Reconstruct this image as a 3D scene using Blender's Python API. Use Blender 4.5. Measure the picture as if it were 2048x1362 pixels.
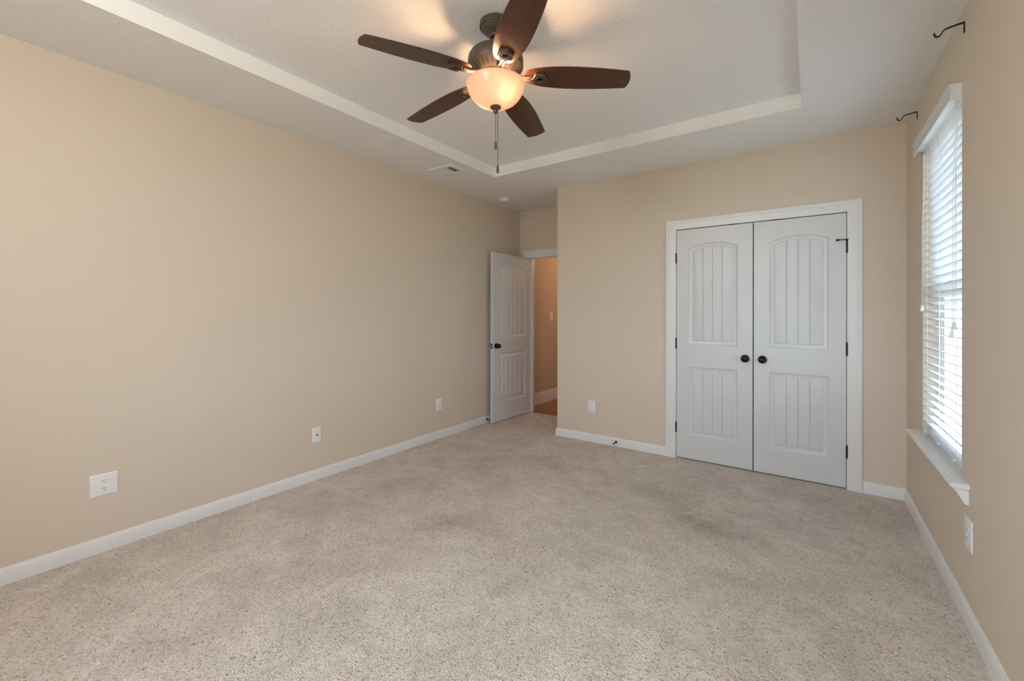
import bpy, bmesh, math, random
from mathutils import Vector, Matrix

random.seed(7)
for o in list(bpy.data.objects):
    bpy.data.objects.remove(o, do_unlink=True)
scene = bpy.context.scene
COL = scene.collection

# ------------------------------------------------------------------ camera, sky, sun, exposure
cam_data = bpy.data.cameras.new('camera')
cam_data.sensor_width = 36.0
cam_data.lens = 854.4357 * 36.0 / 2048.0
cam_data.shift_y = -55.77 / 2048.0
cam_data.clip_start = 0.02
cam = bpy.data.objects.new('camera', cam_data)
COL.objects.link(cam)
cam.matrix_world = (Matrix.Translation((3.2484, -4.1112, 1.3383)) @ Matrix.Rotation(0.6115, 4, 'Z')
                    @ Matrix.Rotation(math.pi / 2, 4, 'X') @ Matrix.Rotation(0.0011, 4, 'Z'))
scene.camera = cam

scene.view_settings.view_transform = 'Standard'
scene.view_settings.look = 'None'
scene.view_settings.gamma = 1.0
scene.view_settings.use_curve_mapping = False
scene.view_settings.exposure = 1.08
scene.cycles.use_denoising = True
scene.cycles.max_bounces = 14
scene.cycles.diffuse_bounces = 8
scene.cycles.transparent_max_bounces = 16
scene.cycles.caustics_reflective = False
scene.cycles.caustics_refractive = False
scene.cycles.sample_clamp_indirect = 6.0

world = bpy.data.worlds.new('sky')
scene.world = world
world.use_nodes = True
wnt = world.node_tree
bg = wnt.nodes['Background']
bg.inputs['Color'].default_value = (0.67, 0.83, 1.0, 1)
bg.inputs['Strength'].default_value = 4.8

sun_d = bpy.data.lights.new('sun', 'SUN')
sun_d.energy = 4.5
sun_d.angle = 0.01
sun_d.color = (1.0, 0.98, 0.94)
sun = bpy.data.objects.new('sun', sun_d)
COL.objects.link(sun)
sun.rotation_euler = Vector((0.15, -0.6, -0.8)).to_track_quat('-Z', 'Y').to_euler()


def area_light(name, loc, direction, sx, sy, energy, color=(1, 1, 1), portal=False):
    d = bpy.data.lights.new(name, 'AREA')
    d.shape = 'RECTANGLE'
    d.size, d.size_y = sx, sy
    d.energy = energy
    d.color = color
    if portal:
        d.cycles.is_portal = True
    o = bpy.data.objects.new(name, d)
    COL.objects.link(o)
    o.location = loc
    o.rotation_euler = Vector(direction).to_track_quat('-Z', 'Z').to_euler()
    return o


def point_light(name, loc, energy, color, radius=0.03, parent=None):
    d = bpy.data.lights.new(name, 'POINT')
    d.energy = energy
    d.color = color
    d.shadow_soft_size = radius
    o = bpy.data.objects.new(name, d)
    COL.objects.link(o)
    o.location = loc
    if parent:
        o.parent = parent
    return o


# room dimensions (metres)
ZC = 2.70          # lower ceiling
ZT = 2.797         # raised tray
W = 3.805          # right wall
YF = -4.77         # wall behind the camera
XC = 0.973         # outside corner of the closet wall
YA = 0.708         # entry recess wall
TL, TR, TB, TF = 0.6346, 3.1962, -0.6917, -4.08   # tray edges
WY0, WY1, WZ0, WZ1 = -1.362, -0.535, 0.58, 2.36   # window opening
FX0, FX1, FZ0, FZ1 = 1.75, 3.45, 0.80, 2.35       # added window behind the camera, unseen, sized for its daylight

area_light('window portal', (W + 0.16, (WY0 + WY1) / 2, 1.47), (-1, 0, 0), 0.82, 1.76, 1, portal=True)
area_light('added window portal', ((FX0 + FX1) / 2, YF - 0.10, (FZ0 + FZ1) / 2), (0, 1, 0), FX1 - FX0, FZ1 - FZ0, 1, portal=True)

# fill light added behind the viewer to even out the room brightness
point_light('added fill light behind the viewer', (1.95, -4.45, 2.42), 25, (1.0, 0.96, 0.90), 0.25)


# ------------------------------------------------------------------ materials
def srgb(r, g, b):
    f = lambda c: c / 12.92 if c <= 0.04045 else ((c + 0.055) / 1.055) ** 2.4
    return (f(r / 255), f(g / 255), f(b / 255), 1)


class NT:
    def __init__(self, name):
        self.m = bpy.data.materials.new(name)
        self.m.use_nodes = True
        self.t = self.m.node_tree
        self.b = self.t.nodes['Principled BSDF']
        self.out = self.t.nodes['Material Output']

    def n(self, typ, **kw):
        nd = self.t.nodes.new(typ)
        for k, v in kw.items():
            setattr(nd, k, v)
        return nd

    def l(self, a, b):
        self.t.links.new(a, b)

    def coords(self, kind='Object', scale=(1, 1, 1)):
        tc = self.n('ShaderNodeTexCoord')
        mp = self.n('ShaderNodeMapping')
        mp.inputs['Scale'].default_value = scale
        self.l(tc.outputs[kind], mp.inputs['Vector'])
        return mp.outputs['Vector']

    def noise(self, vec, scale, detail=3, rough=0.5, dist=0.0):
        nd = self.n('ShaderNodeTexNoise')
        nd.inputs['Scale'].default_value = scale
        nd.inputs['Detail'].default_value = detail
        nd.inputs['Roughness'].default_value = rough
        nd.inputs['Distortion'].default_value = dist
        if vec is not None:
            self.l(vec, nd.inputs['Vector'])
        return nd.outputs['Fac']

    def ramp(self, fac, stops):
        r = self.n('ShaderNodeValToRGB')
        el = r.color_ramp.elements
        while len(el) < len(stops):
            el.new(0.5)
        for e, (p, c) in zip(el, stops):
            e.position = p
            e.color = c if len(c) == 4 else (*c, 1)
        self.l(fac, r.inputs['Fac'])
        return r.outputs['Color']

    def mix(self, fac, a, b, mode='MIX'):
        m = self.n('ShaderNodeMix', data_type='RGBA', blend_type=mode)
        for s, v in ((m.inputs['Factor'], fac), (m.inputs['A'], a), (m.inputs['B'], b)):
            if isinstance(v, (int, float)):
                s.default_value = v
            elif isinstance(v, tuple):
                s.default_value = v
            else:
                self.l(v, s)
        return m.outputs['Result']

    def math(self, op, a, b=None, clamp=False):
        m = self.n('ShaderNodeMath', operation=op)
        m.use_clamp = clamp
        for s, v in zip(m.inputs, (a, b)):
            if v is None:
                continue
            if isinstance(v, (int, float)):
                s.default_value = v
            else:
                self.l(v, s)
        return m.outputs[0]

    def bump(self, h, strength, dist):
        b = self.n('ShaderNodeBump')
        b.inputs['Strength'].default_value = strength
        b.inputs['Distance'].default_value = dist
        self.l(h, b.inputs['Height'])
        self.l(b.outputs['Normal'], self.b.inputs['Normal'])

    def set(self, color=None, rough=0.5, metal=0.0, spec=0.5):
        if color is not None:
            if isinstance(color, tuple):
                self.b.inputs['Base Color'].default_value = color if len(color) == 4 else (*color, 1)
            else:
                self.l(color, self.b.inputs['Base Color'])
        self.b.inputs['Roughness'].default_value = rough
        self.b.inputs['Metallic'].default_value = metal
        self.b.inputs['Specular IOR Level'].default_value = spec
        return self


def paint(name, col, rough=0.55, spec=0.3, var=0.03, bump=0.0, bscale=250):
    t = NT(name)
    v = t.coords('Object')
    nz = t.noise(v, 1.7, 3)
    c2 = tuple(x * (1 - var) for x in col[:3]) + (1,)
    t.set(t.mix(nz, col, c2), rough, 0, spec)
    if bump:
        t.bump(t.noise(v, bscale, 2), bump, 0.001)
    return t.m


M = {}
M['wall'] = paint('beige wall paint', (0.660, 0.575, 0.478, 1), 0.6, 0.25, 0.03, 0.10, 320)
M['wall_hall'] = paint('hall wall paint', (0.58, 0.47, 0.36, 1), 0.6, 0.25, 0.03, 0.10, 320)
M['trim'] = paint('white trim paint', (0.74, 0.74, 0.735, 1), 0.32, 0.5, 0.02)
M['door'] = paint('white door paint', (0.63, 0.635, 0.64, 1), 0.36, 0.5, 0.02, 0.06, 140)
M['plate'] = paint('white plastic', (0.80, 0.80, 0.80, 1), 0.3, 0.5, 0.0)
M['vinyl'] = paint('white vinyl', (0.78, 0.79, 0.80, 1), 0.35, 0.5, 0.0)
M['dark_slot'] = NT('dark slot').set((0.01, 0.01, 0.01), 0.6).m
M['duct'] = NT('duct metal').set((0.10, 0.10, 0.10), 0.6, 0.3).m
M['bronze'] = NT('oil rubbed bronze').set((0.012, 0.011, 0.011), 0.28, 0.6, 0.5).m
M['hinge'] = NT('black bronze hinge').set((0.012, 0.011, 0.011), 0.4, 0.5, 0.5).m
M['steel'] = NT('brushed steel').set((0.55, 0.54, 0.52), 0.35, 1.0).m
M['rubber'] = NT('black rubber').set((0.015, 0.015, 0.015), 0.6).m
M['cord'] = NT('white cord').set((0.75, 0.75, 0.73), 0.7).m
M['exterior'] = paint('exterior siding', (0.13, 0.15, 0.145, 1), 0.7, 0.2, 0.06)


def ceiling_mat():
    t = NT('textured white ceiling')
    v = t.coords('Object')
    n1 = t.noise(v, 26, 4, 0.55, 2.2)
    n2 = t.noise(v, 9, 2, 0.5, 3.0)
    h = t.math('MULTIPLY', n1, n2)
    t.set((0.83, 0.83, 0.835, 1), 0.7, 0, 0.2)
    t.bump(h, 0.45, 0.010)
    return t.m


M['ceiling'] = ceiling_mat()
M['riser'] = paint('white tray riser paint', (0.84, 0.835, 0.82, 1), 0.5, 0.3, 0.02)

STAINS = [  # x, y, radius x, radius y, angle, strength
    (1.34, -2.13, 0.30, 0.12, 1.1, 0.75), (1.37, -2.70, 0.22, 0.10, 0.9, 0.5), (1.05, -2.92, 0.30, 0.10, 1.0, 0.35),
    (2.62, -1.20, 0.26, 0.13, -0.6, 0.75), (2.85, -1.25, 0.25, 0.10, -0.4, 0.55), (2.42, -0.92, 0.30, 0.14, -0.5, 0.35),
    (1.40, -0.85, 0.20, 0.08, -0.3, 0.65), (1.72, -0.75, 0.30, 0.10, -0.2, 0.30), (0.95, -0.90, 0.30, 0.12, 0.8, 0.45),
    (0.90, -1.45, 0.45, 0.16, 1.3, 0.40), (1.25, -1.55, 0.30, 0.10, 1.2, 0.30), (2.26, -2.05, 0.035, 0.03, 0, 0.6), (2.56, -2.30, 0.04, 0.035, 0, 0.6),
    (3.15, -1.00, 0.50, 0.25, -0.3, 0.25), (3.50, -0.5, 0.30, 0.30, 0, 0.25), (1.20, -3.30, 0.5, 0.12, 0.9, 0.25),
    (0.55, -2.30, 0.60, 0.16, 1.4, 0.30),
]


def carpet_mat():
    t = NT('beige cut pile carpet')
    v = t.coords('Object')
    # yarn tufts
    vor = t.n('ShaderNodeTexVoronoi')
    vor.inputs['Scale'].default_value = 170
    wv = t.n('ShaderNodeVectorMath', operation='ADD')
    nd = t.n('ShaderNodeTexNoise')
    nd.inputs['Scale'].default_value = 60
    t.l(v, nd.inputs['Vector'])
    sc = t.n('ShaderNodeVectorMath', operation='SCALE')
    sc.inputs['Scale'].default_value = 0.012
    t.l(nd.outputs['Color'], sc.inputs[0])
    t.l(v, wv.inputs[0])
    t.l(sc.outputs[0], wv.inputs[1])
    t.l(wv.outputs[0], vor.inputs['Vector'])
    tuft = vor.outputs['Distance']
    vc = t.n('ShaderNodeSeparateColor')
    t.l(vor.outputs['Color'], vc.inputs[0])
    # fleck yarns: a few darker strands
    fl = t.ramp(vc.outputs[0], [(0.0, (0.36, 0.30, 0.25)), (0.05, (0.50, 0.425, 0.365)), (0.11, (0.71, 0.63, 0.57)), (1.0, (0.85, 0.77, 0.705))])
    # vacuum marks / wear: broad pile-direction variation
    broad = t.noise(v, 1.5, 4, 0.6, 0.8)
    broad = t.ramp(broad, [(0.35, (0.86, 0.85, 0.84)), (0.65, (1.03, 1.03, 1.03))])
    col = t.mix(1.0, fl, broad, 'MULTIPLY')
    blot = t.ramp(t.noise(v, 5.5, 4, 0.62, 1.0), [(0.36, (0.88, 0.87, 0.86)), (0.62, (1.03, 1.03, 1.03))])
    col = t.mix(1.0, col, blot, 'MULTIPLY')
    mid = t.ramp(t.noise(v, 55, 3, 0.6), [(0.35, (0.90, 0.89, 0.87)), (0.6, (1.02, 1.02, 1.02))])
    col = t.mix(1.0, col, mid, 'MULTIPLY')
    # stains
    acc = None
    sep = t.n('ShaderNodeSeparateXYZ')
    t.l(v, sep.inputs[0])
    for (sx, sy, rx, ry, ang, st) in STAINS:
        dx = t.math('SUBTRACT', sep.outputs[0], sx)
        dy = t.math('SUBTRACT', sep.outputs[1], sy)
        ca, sa = math.cos(ang), math.sin(ang)
        u = t.math('ADD', t.math('MULTIPLY', dx, ca / rx), t.math('MULTIPLY', dy, sa / rx))
        w = t.math('ADD', t.math('MULTIPLY', dx, -sa / ry), t.math('MULTIPLY', dy, ca / ry))
        d2 = t.math('ADD', t.math('MULTIPLY', u, u), t.math('MULTIPLY', w, w))
        g = t.math('MULTIPLY', t.math('POWER', 2.718, t.math('MULTIPLY', d2, -1.0)), st)
        acc = g if acc is None else t.math('ADD', acc, g)
    brk = t.noise(v, 14, 5, 0.65, 0.5)
    acc = t.math('MULTIPLY', acc, t.math('MULTIPLY', t.math('SUBTRACT', brk, 0.25, True), 2.6), True)
    col = t.mix(t.math('MULTIPLY', acc, 0.75), col, (0.27, 0.215, 0.165, 1))
    t.set(col, 0.95, 0, 0.05)
    t.b.inputs['Sheen Weight'].default_value = 0.15
    h = t.math('ADD', t.math('MULTIPLY', tuft, -1.0), t.math('MULTIPLY', t.noise(v, 420, 2), 0.25))
    t.bump(h, 0.7, 0.012)
    return t.m


M['carpet'] = carpet_mat()


def wood_mat(name, c1, c2, scale, rough, axis_stretch=(1, 12, 12), planks=False, spec=0.5):
    t = NT(name)
    v = t.coords('Object', axis_stretch)
    nz = t.noise(v, scale, 5, 0.6, 1.2)
    col = t.ramp(nz, [(0.3, c1), (0.7, c2)])
    if planks:
        v2 = t.coords('Object')
        br = t.n('ShaderNodeTexBrick')
        t.l(v2, br.inputs['Vector'])
        br.inputs['Scale'].default_value = 1.0
        br.inputs['Brick Width'].default_value = 0.9
        br.inputs['Row Height'].default_value = 0.08
        br.inputs['Mortar Size'].default_value = 0.002
        br.inputs['Color1'].default_value = (0.9, 0.9, 0.9, 1)
        br.inputs['Color2'].default_value = (1.1, 1.1, 1.1, 1)
        br.inputs['Mortar'].default_value = (0.3, 0.3, 0.3, 1)
        col = t.mix(1.0, col, br.outputs['Color'], 'MULTIPLY')
    t.set(col, rough, 0, spec)
    return t.m


M['walnut'] = wood_mat('dark walnut blade', (0.034, 0.011, 0.004), (0.105, 0.034, 0.011), 5, 0.30, (2, 22, 22), False, 0.6)
M['hall_wood'] = wood_mat('warm hall floor boards', (0.22, 0.075, 0.022), (0.36, 0.135, 0.045), 5, 0.3, (2, 14, 2), True)


def fan_metal():
    t = NT('fan bronze')
    v = t.coords('Object')
    t.set(t.mix(t.noise(v, 30, 3), (0.068, 0.054, 0.041, 1), (0.092, 0.072, 0.054, 1)), 0.45, 0.25, 0.5)
    return t.m


M['fan_metal'] = fan_metal()


def bowl_mat():
    t = NT('frosted alabaster glass')
    v = t.coords('Object')
    nz = t.noise(v, 10, 4, 0.6, 1.5)
    c = t.mix(nz, (0.54, 0.455, 0.41, 1), (0.62, 0.535, 0.49, 1))
    tr = t.n('ShaderNodeBsdfTranslucent')
    df = t.n('ShaderNodeBsdfDiffuse')
    gl = t.n('ShaderNodeBsdfGlossy')
    gl.inputs['Roughness'].default_value = 0.25
    t.l(c, tr.inputs['Color'])
    t.l(c, df.inputs['Color'])
    m1 = t.n('ShaderNodeMixShader')
    m1.inputs[0].default_value = 0.45
    t.l(tr.outputs[0], m1.inputs[1])
    t.l(df.outputs[0], m1.inputs[2])
    m2 = t.n('ShaderNodeMixShader')
    m2.inputs[0].default_value = 0.04
    t.l(m1.outputs[0], m2.inputs[1])
    t.l(gl.outputs[0], m2.inputs[2])
    t.l(m2.outputs[0], t.out.inputs['Surface'])
    return t.m


M['bowl'] = bowl_mat()


def bulb_mat():
    t = NT('lit bulb')
    t.set((0.9, 0.85, 0.75), 0.4)
    t.b.inputs['Emission Color'].default_value = (1.0, 0.60, 0.33, 1)
    t.b.inputs['Emission Strength'].default_value = 235
    return t.m


M['bulb'] = bulb_mat()


def slat_mat():
    t = NT('white faux wood slat')
    tr = t.n('ShaderNodeBsdfTranslucent')
    tr.inputs['Color'].default_value = (0.80, 0.84, 0.90, 1)
    m1 = t.n('ShaderNodeMixShader')
    m1.inputs[0].default_value = 0.15
    t.set((0.80, 0.80, 0.80), 0.35, 0, 0.5)
    t.l(t.b.outputs[0], m1.inputs[1])
    t.l(tr.outputs[0], m1.inputs[2])
    t.l(m1.outputs[0], t.out.inputs['Surface'])
    return t.m


M['slat'] = slat_mat()


def glass_mat():
    t = NT('window glass')
    tr = t.n('ShaderNodeBsdfTransparent')
    tr.inputs['Color'].default_value = (0.96, 0.965, 0.965, 1)
    gl = t.n('ShaderNodeBsdfGlossy')
    gl.inputs['Roughness'].default_value = 0.02
    lw = t.n('ShaderNodeLayerWeight')
    lw.inputs['Blend'].default_value = 0.5
    fr = t.math('ADD', t.math('MULTIPLY', t.math('POWER', lw.outputs['Facing'], 5.0), 0.85), 0.04)
    ms = t.n('ShaderNodeMixShader')
    t.l(fr, ms.inputs[0])
    t.l(tr.outputs[0], ms.inputs[1])
    t.l(gl.outputs[0], ms.inputs[2])
    t.l(ms.outputs[0], t.out.inputs['Surface'])
    return t.m


M['glass'] = glass_mat()


def grass_mat():
    t = NT('lawn')
    v = t.coords('Object')
    t.set(t.ramp(t.noise(v, 30, 5, 0.7), [(0.3, (0.20, 0.19, 0.13)), (0.7, (0.34, 0.32, 0.25))]), 0.9, 0, 0.1)
    return t.m


M['grass'] = grass_mat()


# ------------------------------------------------------------------ mesh helpers
class MB:
    """Collects shapes and links them as ONE mesh object."""

    def __init__(self):
        self.bm = bmesh.new()
        self.mats = []

    def mi(self, mat):
        if mat is None:
            return 0
        if mat not in self.mats:
            self.mats.append(mat)
        return self.mats.index(mat)

    def face(self, pts, mat=None, xf=None):
        vs = [self.bm.verts.new(xf @ Vector(p) if xf else p) for p in pts]
        f = self.bm.faces.new(vs)
        f.material_index = self.mi(mat)
        return f

    def grid(self, rows, mat=None, close_u=False, xf=None, flip=False):
        """rows: list of equally long point rows, bridged."""
        vr = [[self.bm.verts.new(xf @ Vector(p) if xf else p) for p in r] for r in rows]
        k = self.mi(mat)
        n = len(vr[0])
        for a, b in zip(vr[:-1], vr[1:]):
            for i in range(n if close_u else n - 1):
                j = (i + 1) % n
                q = [a[i], a[j], b[j], b[i]]
                if flip:
                    q.reverse()
                f = self.bm.faces.new(q)
                f.material_index = k
        return vr

    def box(self, x0, x1, y0, y1, z0, z1, mat=None, xf=None):
        p = [(x0, y0, z0), (x1, y0, z0), (x1, y1, z0), (x0, y1, z0), (x0, y0, z1), (x1, y0, z1), (x1, y1, z1), (x0, y1, z1)]
        vs = [self.bm.verts.new(xf @ Vector(q) if xf else q) for q in p]
        k = self.mi(mat)
        for idx in ((0, 3, 2, 1), (4, 5, 6, 7), (0, 1, 5, 4), (1, 2, 6, 5), (2, 3, 7, 6), (3, 0, 4, 7)):
            f = self.bm.faces.new([vs[i] for i in idx])
            f.material_index = k

    def lathe(self, prof, mat=None, xf=None, seg=48, caps=True):
        """prof: list of (r, z); turned about local z."""
        rows = []
        for r, z in prof:
            rows.append([(r * math.cos(2 * math.pi * i / seg), r * math.sin(2 * math.pi * i / seg), z) for i in range(seg)])
        vr = self.grid(rows, mat, True, xf)
        k = self.mi(mat)
        if caps:
            for row, rev in ((vr[0], True), (vr[-1], False)):
                if (row[0].co - row[seg // 2].co).length > 1e-5:
                    f = self.bm.faces.new(list(reversed(row)) if rev else row)
                    f.material_index = k

    def prism(self, poly, z0, z1, mat=None, xf=None):
        """poly: xy outline extruded along local z."""
        a = [self.bm.verts.new(xf @ Vector((x, y, z0)) if xf else (x, y, z0)) for x, y in poly]
        b = [self.bm.verts.new(xf @ Vector((x, y, z1)) if xf else (x, y, z1)) for x, y in poly]
        k = self.mi(mat)
        n = len(poly)
        fs = [self.bm.faces.new(list(reversed(a))), self.bm.faces.new(b)]
        for i in range(n):
            j = (i + 1) % n
            fs.append(self.bm.faces.new([a[i], a[j], b[j], b[i]]))
        for f in fs:
            f.material_index = k

    def tube(self, path, r, mat=None, seg=10, xf=None, caps=True):
        path = [Vector(p) for p in path]
        rad = r if isinstance(r, (list, tuple)) else [r] * len(path)
        rows = []
        up = Vector((0.123, 0.456, 0.881)).normalized()
        for i, p in enumerate(path):
            d = (path[min(i + 1, len(path) - 1)] - path[max(i - 1, 0)]).normalized()
            s = d.cross(up)
            if s.length < 1e-3:
                s = d.cross(Vector((1, 0, 0)))
            s.normalize()
            t = d.cross(s)
            rows.append([p + (s * math.cos(2 * math.pi * k / seg) + t * math.sin(2 * math.pi * k / seg)) * rad[i] for k in range(seg)])
        vr = self.grid(rows, mat, True, xf)
        if caps:
            for row in (vr[0], vr[-1]):
                f = self.bm.faces.new(row)
                f.material_index = self.mi(mat)

    def strip(self, path, w, th, side, mat=None, xf=None):
        """flat bar following a path; side = width direction."""
        path = [Vector(p) for p in path]
        side = Vector(side).normalized()
        rows = []
        for i, p in enumerate(path):
            d = (path[min(i + 1, len(path) - 1)] - path[max(i - 1, 0)]).normalized()
            nrm = d.cross(side).normalized()
            rows.append([p + side * w / 2 + nrm * th / 2, p - side * w / 2 + nrm * th / 2,
                         p - side * w / 2 - nrm * th / 2, p + side * w / 2 - nrm * th / 2])
        vr = self.grid(rows, mat, True, xf)
        for row in (vr[0], vr[-1]):
            f = self.bm.faces.new(row)
            f.material_index = self.mi(mat)

    def sphere(self, c, r, mat=None, xf=None, seg=20, sz=1.0):
        prof = [(max(r * math.sin(math.pi * i / 12), 1e-5), -r * sz * math.cos(math.pi * i / 12)) for i in range(13)]
        t = Matrix.Translation(c)
        self.lathe(prof, mat, (xf @ t) if xf else t, seg, caps=False)

    def build(self, name, mat=None, parent=None, smooth=35, bevel=0.0, segs=2, recalc=True):
        if recalc:
            bmesh.ops.recalc_face_normals(self.bm, faces=self.bm.faces[:])
        me = bpy.data.meshes.new(name)
        if smooth:
            for f in self.bm.faces:
                f.smooth = True
        self.bm.to_mesh(me)
        self.bm.free()
        if smooth:
            me.set_sharp_from_angle(angle=math.radians(smooth))
        mats = self.mats or [mat]
        for m in mats:
            me.materials.append(m if m is not None else mat)
        o = bpy.data.objects.new(name, me)
        COL.objects.link(o)
        if parent is not None:
            o.parent = parent
        if bevel:
            b = o.modifiers.new('bevel', 'BEVEL')
            b.width = bevel
            b.segments = segs
            b.limit_method = 'ANGLE'
            b.angle_limit = math.radians(40)
            b.harden_normals = False
        return o


def tag(o, label, cat, group=None, kind=None):
    o['label'] = label
    o['category'] = cat
    if group:
        o['group'] = group
    if kind:
        o['kind'] = kind
    return o


def struct(o, label, cat):
    return tag(o, label, cat, None, 'structure')


def empty(name, loc, rotz=0.0):
    o = bpy.data.objects.new(name, None)
    COL.objects.link(o)
    o.location = loc
    o.rotation_euler = (0, 0, rotz)
    o.empty_display_size = 0.1
    return o


def copy_tree(o, parent=None):
    c = o.copy()
    COL.objects.link(c)
    if parent is not None:
        c.parent = parent
    for ch in list(o.children):
        copy_tree(ch, c)
    return c


def axis_to(direction):
    """matrix turning local z to the direction."""
    return Vector(direction).to_track_quat('Z', 'Y').to_matrix().to_4x4()


# ------------------------------------------------------------------ room shell
T = 0.115
# floor: carpet of the room and of the entry recess
m = MB()
m.face([(0, YF, 0), (W, YF, 0), (W, 0, 0), (0, 0, 0)])
m.face([(0, 0, 0), (XC, 0, 0), (XC, 0.75, 0), (0, 0.75, 0)])
m.face([(2.1, 0, 0), (3.6, 0, 0), (3.6, 0.6, 0), (2.1, 0.6, 0)])
for (a, b, c, d) in ((0, W, YF, 0), ):
    m.box(a - T, b + T, c - T, 0.75, -0.12, -0.005)
struct(m.build('floor', M['carpet']), 'beige cut pile carpet with dark worn smudges', 'floor')
m = MB()
m.box(-T, 1.4, 0.75, 3.6, -0.12, 0.002)
struct(m.build('floor_hall', M['hall_wood']), 'reddish brown wood floor of the hall beyond the open door', 'floor')

# ceiling with its raised tray
m = MB()
z1 = ZT + 0.2
m.box(-T, TL, YF - T, 0.85, ZC, z1, M['ceiling'])
m.box(TR, W + T, YF - T, 0.85, ZC, z1, M['ceiling'])
m.box(TL, TR, TB, 0.85, ZC, z1, M['ceiling'])
m.box(TL, TR, YF - T, TF, ZC, z1, M['ceiling'])
m.box(TL, TR, TF, TB, ZT, z1, M['ceiling'])
struct(m.build('ceiling', M['ceiling'], smooth=0), 'textured white ceiling with a shallow raised tray in the middle', 'ceiling')
m = MB()
e = 0.004
m.box(TL, TL + e, TF, TB, ZC, ZT)
m.box(TR - e, TR, TF, TB, ZC, ZT)
m.box(TL + e, TR - e, TB - e, TB, ZC, ZT)
m.box(TL + e, TR - e, TF, TF + e, ZC, ZT)
struct(m.build('trim_3', M['riser'], smooth=0), 'smooth white upright edge around the ceiling tray', 'trim')

# walls
m = MB()
m.box(-T, 0, YF - T, 0.82, 0, ZC)
struct(m.build('wall_left', M['wall'], smooth=0), 'long bare beige wall at the left', 'wall')
m = MB()
DX0, DX1, DZ = 2.213, 3.478, 2.112     # closet rough opening
m.box(XC, DX0, 0, T, 0, ZC)
m.box(DX1, W, 0, T, 0, ZC)
m.box(DX0, DX1, 0, T, DZ, ZC)
m.box(XC, XC + T, T, YA, 0, ZC)
struct(m.build('wall_back', M['wall'], smooth=0), 'beige far wall around the white closet doors', 'wall')
m = MB()
m.box(XC + T, W, 0.60, 0.70, 0, ZC)
struct(m.build('wall_closet', M['wall'], smooth=0), 'back wall inside the closet', 'wall')
EX0, EX1, EZ = 0.145, 0.885, 2.085     # entry rough opening
m = MB()
m.box(0, EX0, YA, 0.82, 0, ZC)
m.box(EX1, XC + T, YA, 0.82, 0, ZC)
m.box(EX0, EX1, YA, 0.82, EZ, ZC)
struct(m.build('wall_alcove', M['wall'], smooth=0), 'shaded beige wall above the open bedroom door', 'wall')
m = MB()
m.box(W, W + 0.13, YF - T, WY0, 0, ZC)
m.box(W, W + 0.13, WY1, 0.85, 0, ZC)
m.box(W, W + 0.13, WY0, WY1, 0, WZ0)
m.box(W, W + 0.13, WY0, WY1, WZ1, ZC)
struct(m.build('wall_right', M['wall'], smooth=0), 'beige wall at the right around the blind covered window', 'wall')
m = MB()
m.box(0, FX0, YF - T, YF, 0, ZC)
m.box(FX1, W, YF - T, YF, 0, ZC)
m.box(FX0, FX1, YF - T, YF, 0, FZ0)
m.box(FX0, FX1, YF - T, YF, FZ1, ZC)
struct(m.build('wall_front', M['wall'], smooth=0), 'beige wall behind the viewer with the added window', 'wall')
# hall beyond the open door
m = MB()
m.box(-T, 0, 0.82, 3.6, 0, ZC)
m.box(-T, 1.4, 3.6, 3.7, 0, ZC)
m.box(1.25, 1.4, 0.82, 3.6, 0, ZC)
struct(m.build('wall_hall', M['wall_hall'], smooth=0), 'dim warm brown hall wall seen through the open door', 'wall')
m = MB()
m.box(-T, 1.4, 0.83, 3.7, 2.55, 2.65)
struct(m.build('ceiling_hall', M['ceiling'], smooth=0), 'hall ceiling beyond the open door', 'ceiling')


def base_profile(h, th):
    return [(0, 0), (th, 0), (th, h * 0.72), (th * 0.85, h * 0.80), (th * 0.72, h * 0.86), (th * 0.38, h * 0.97), (th * 0.3, h), (0, h)]


def baseboard(name, runs, h, th, label):
    """runs: polylines on the wall line; the board grows to the left of travel."""
    m = MB()
    prof = base_profile(h, th)
    for run in runs:
        rows = []
        n = len(run)
        for i, p in enumerate(run):
            p = Vector((p[0], p[1]))
            dirs = []
            if i > 0:
                dirs.append((p - Vector(run[i - 1][:2])).normalized())
            if i < n - 1:
                dirs.append((Vector(run[i + 1][:2]) - p).normalized())
            nr = [Vector((-d.y, d.x)) for d in dirs]
            off = nr[0] if len(nr) == 1 else (nr[0] + nr[1]) / (1 + nr[0].dot(nr[1]))
            rows.append([(p.x + off.x * a, p.y + off.y * a, z) for a, z in prof])
        vr = m.grid(rows, None, True)
        m.bm.faces.new(vr[0])
        m.bm.faces.new(vr[-1])
    return struct(m.build(name, M['trim'], smooth=25), label, 'baseboard')


BH, BT = 0.083, 0.013
baseboard('baseboard_left', [[(0, YA - 0.0), (0, YF)]], BH, BT, 'white baseboard along the long left wall')
baseboard('baseboard_back', [[(2.1305, 0), (XC, 0), (XC, YA)]], BH, BT, 'white baseboard from the recess corner to the closet casing')
baseboard('baseboard_right', [[(W, YF), (W, 0), (3.5615, 0)]], BH, BT, 'white baseboard along the right wall and corner beside the closet')
baseboard('baseboard_front', [[(0, YF), (W, YF)]], BH, BT, 'white baseboard behind the viewer')
baseboard('baseboard_hall', [[(0, 3.6), (0, 0.84)]], 0.178, 0.014, 'tall white baseboard in the hall beyond the door')


# ------------------------------------------------------------------ door casings
def casing_profile(w, th):
    # across: 0 = inner edge, w = outer edge
    return [(0, 0), (0, th * 0.55), (0.006, th * 0.70), (0.014, th * 0.72), (w * 0.62, th * 0.80), (w * 0.70, th), (w - 0.006, th), (w, th * 0.8), (w, 0)]


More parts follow.
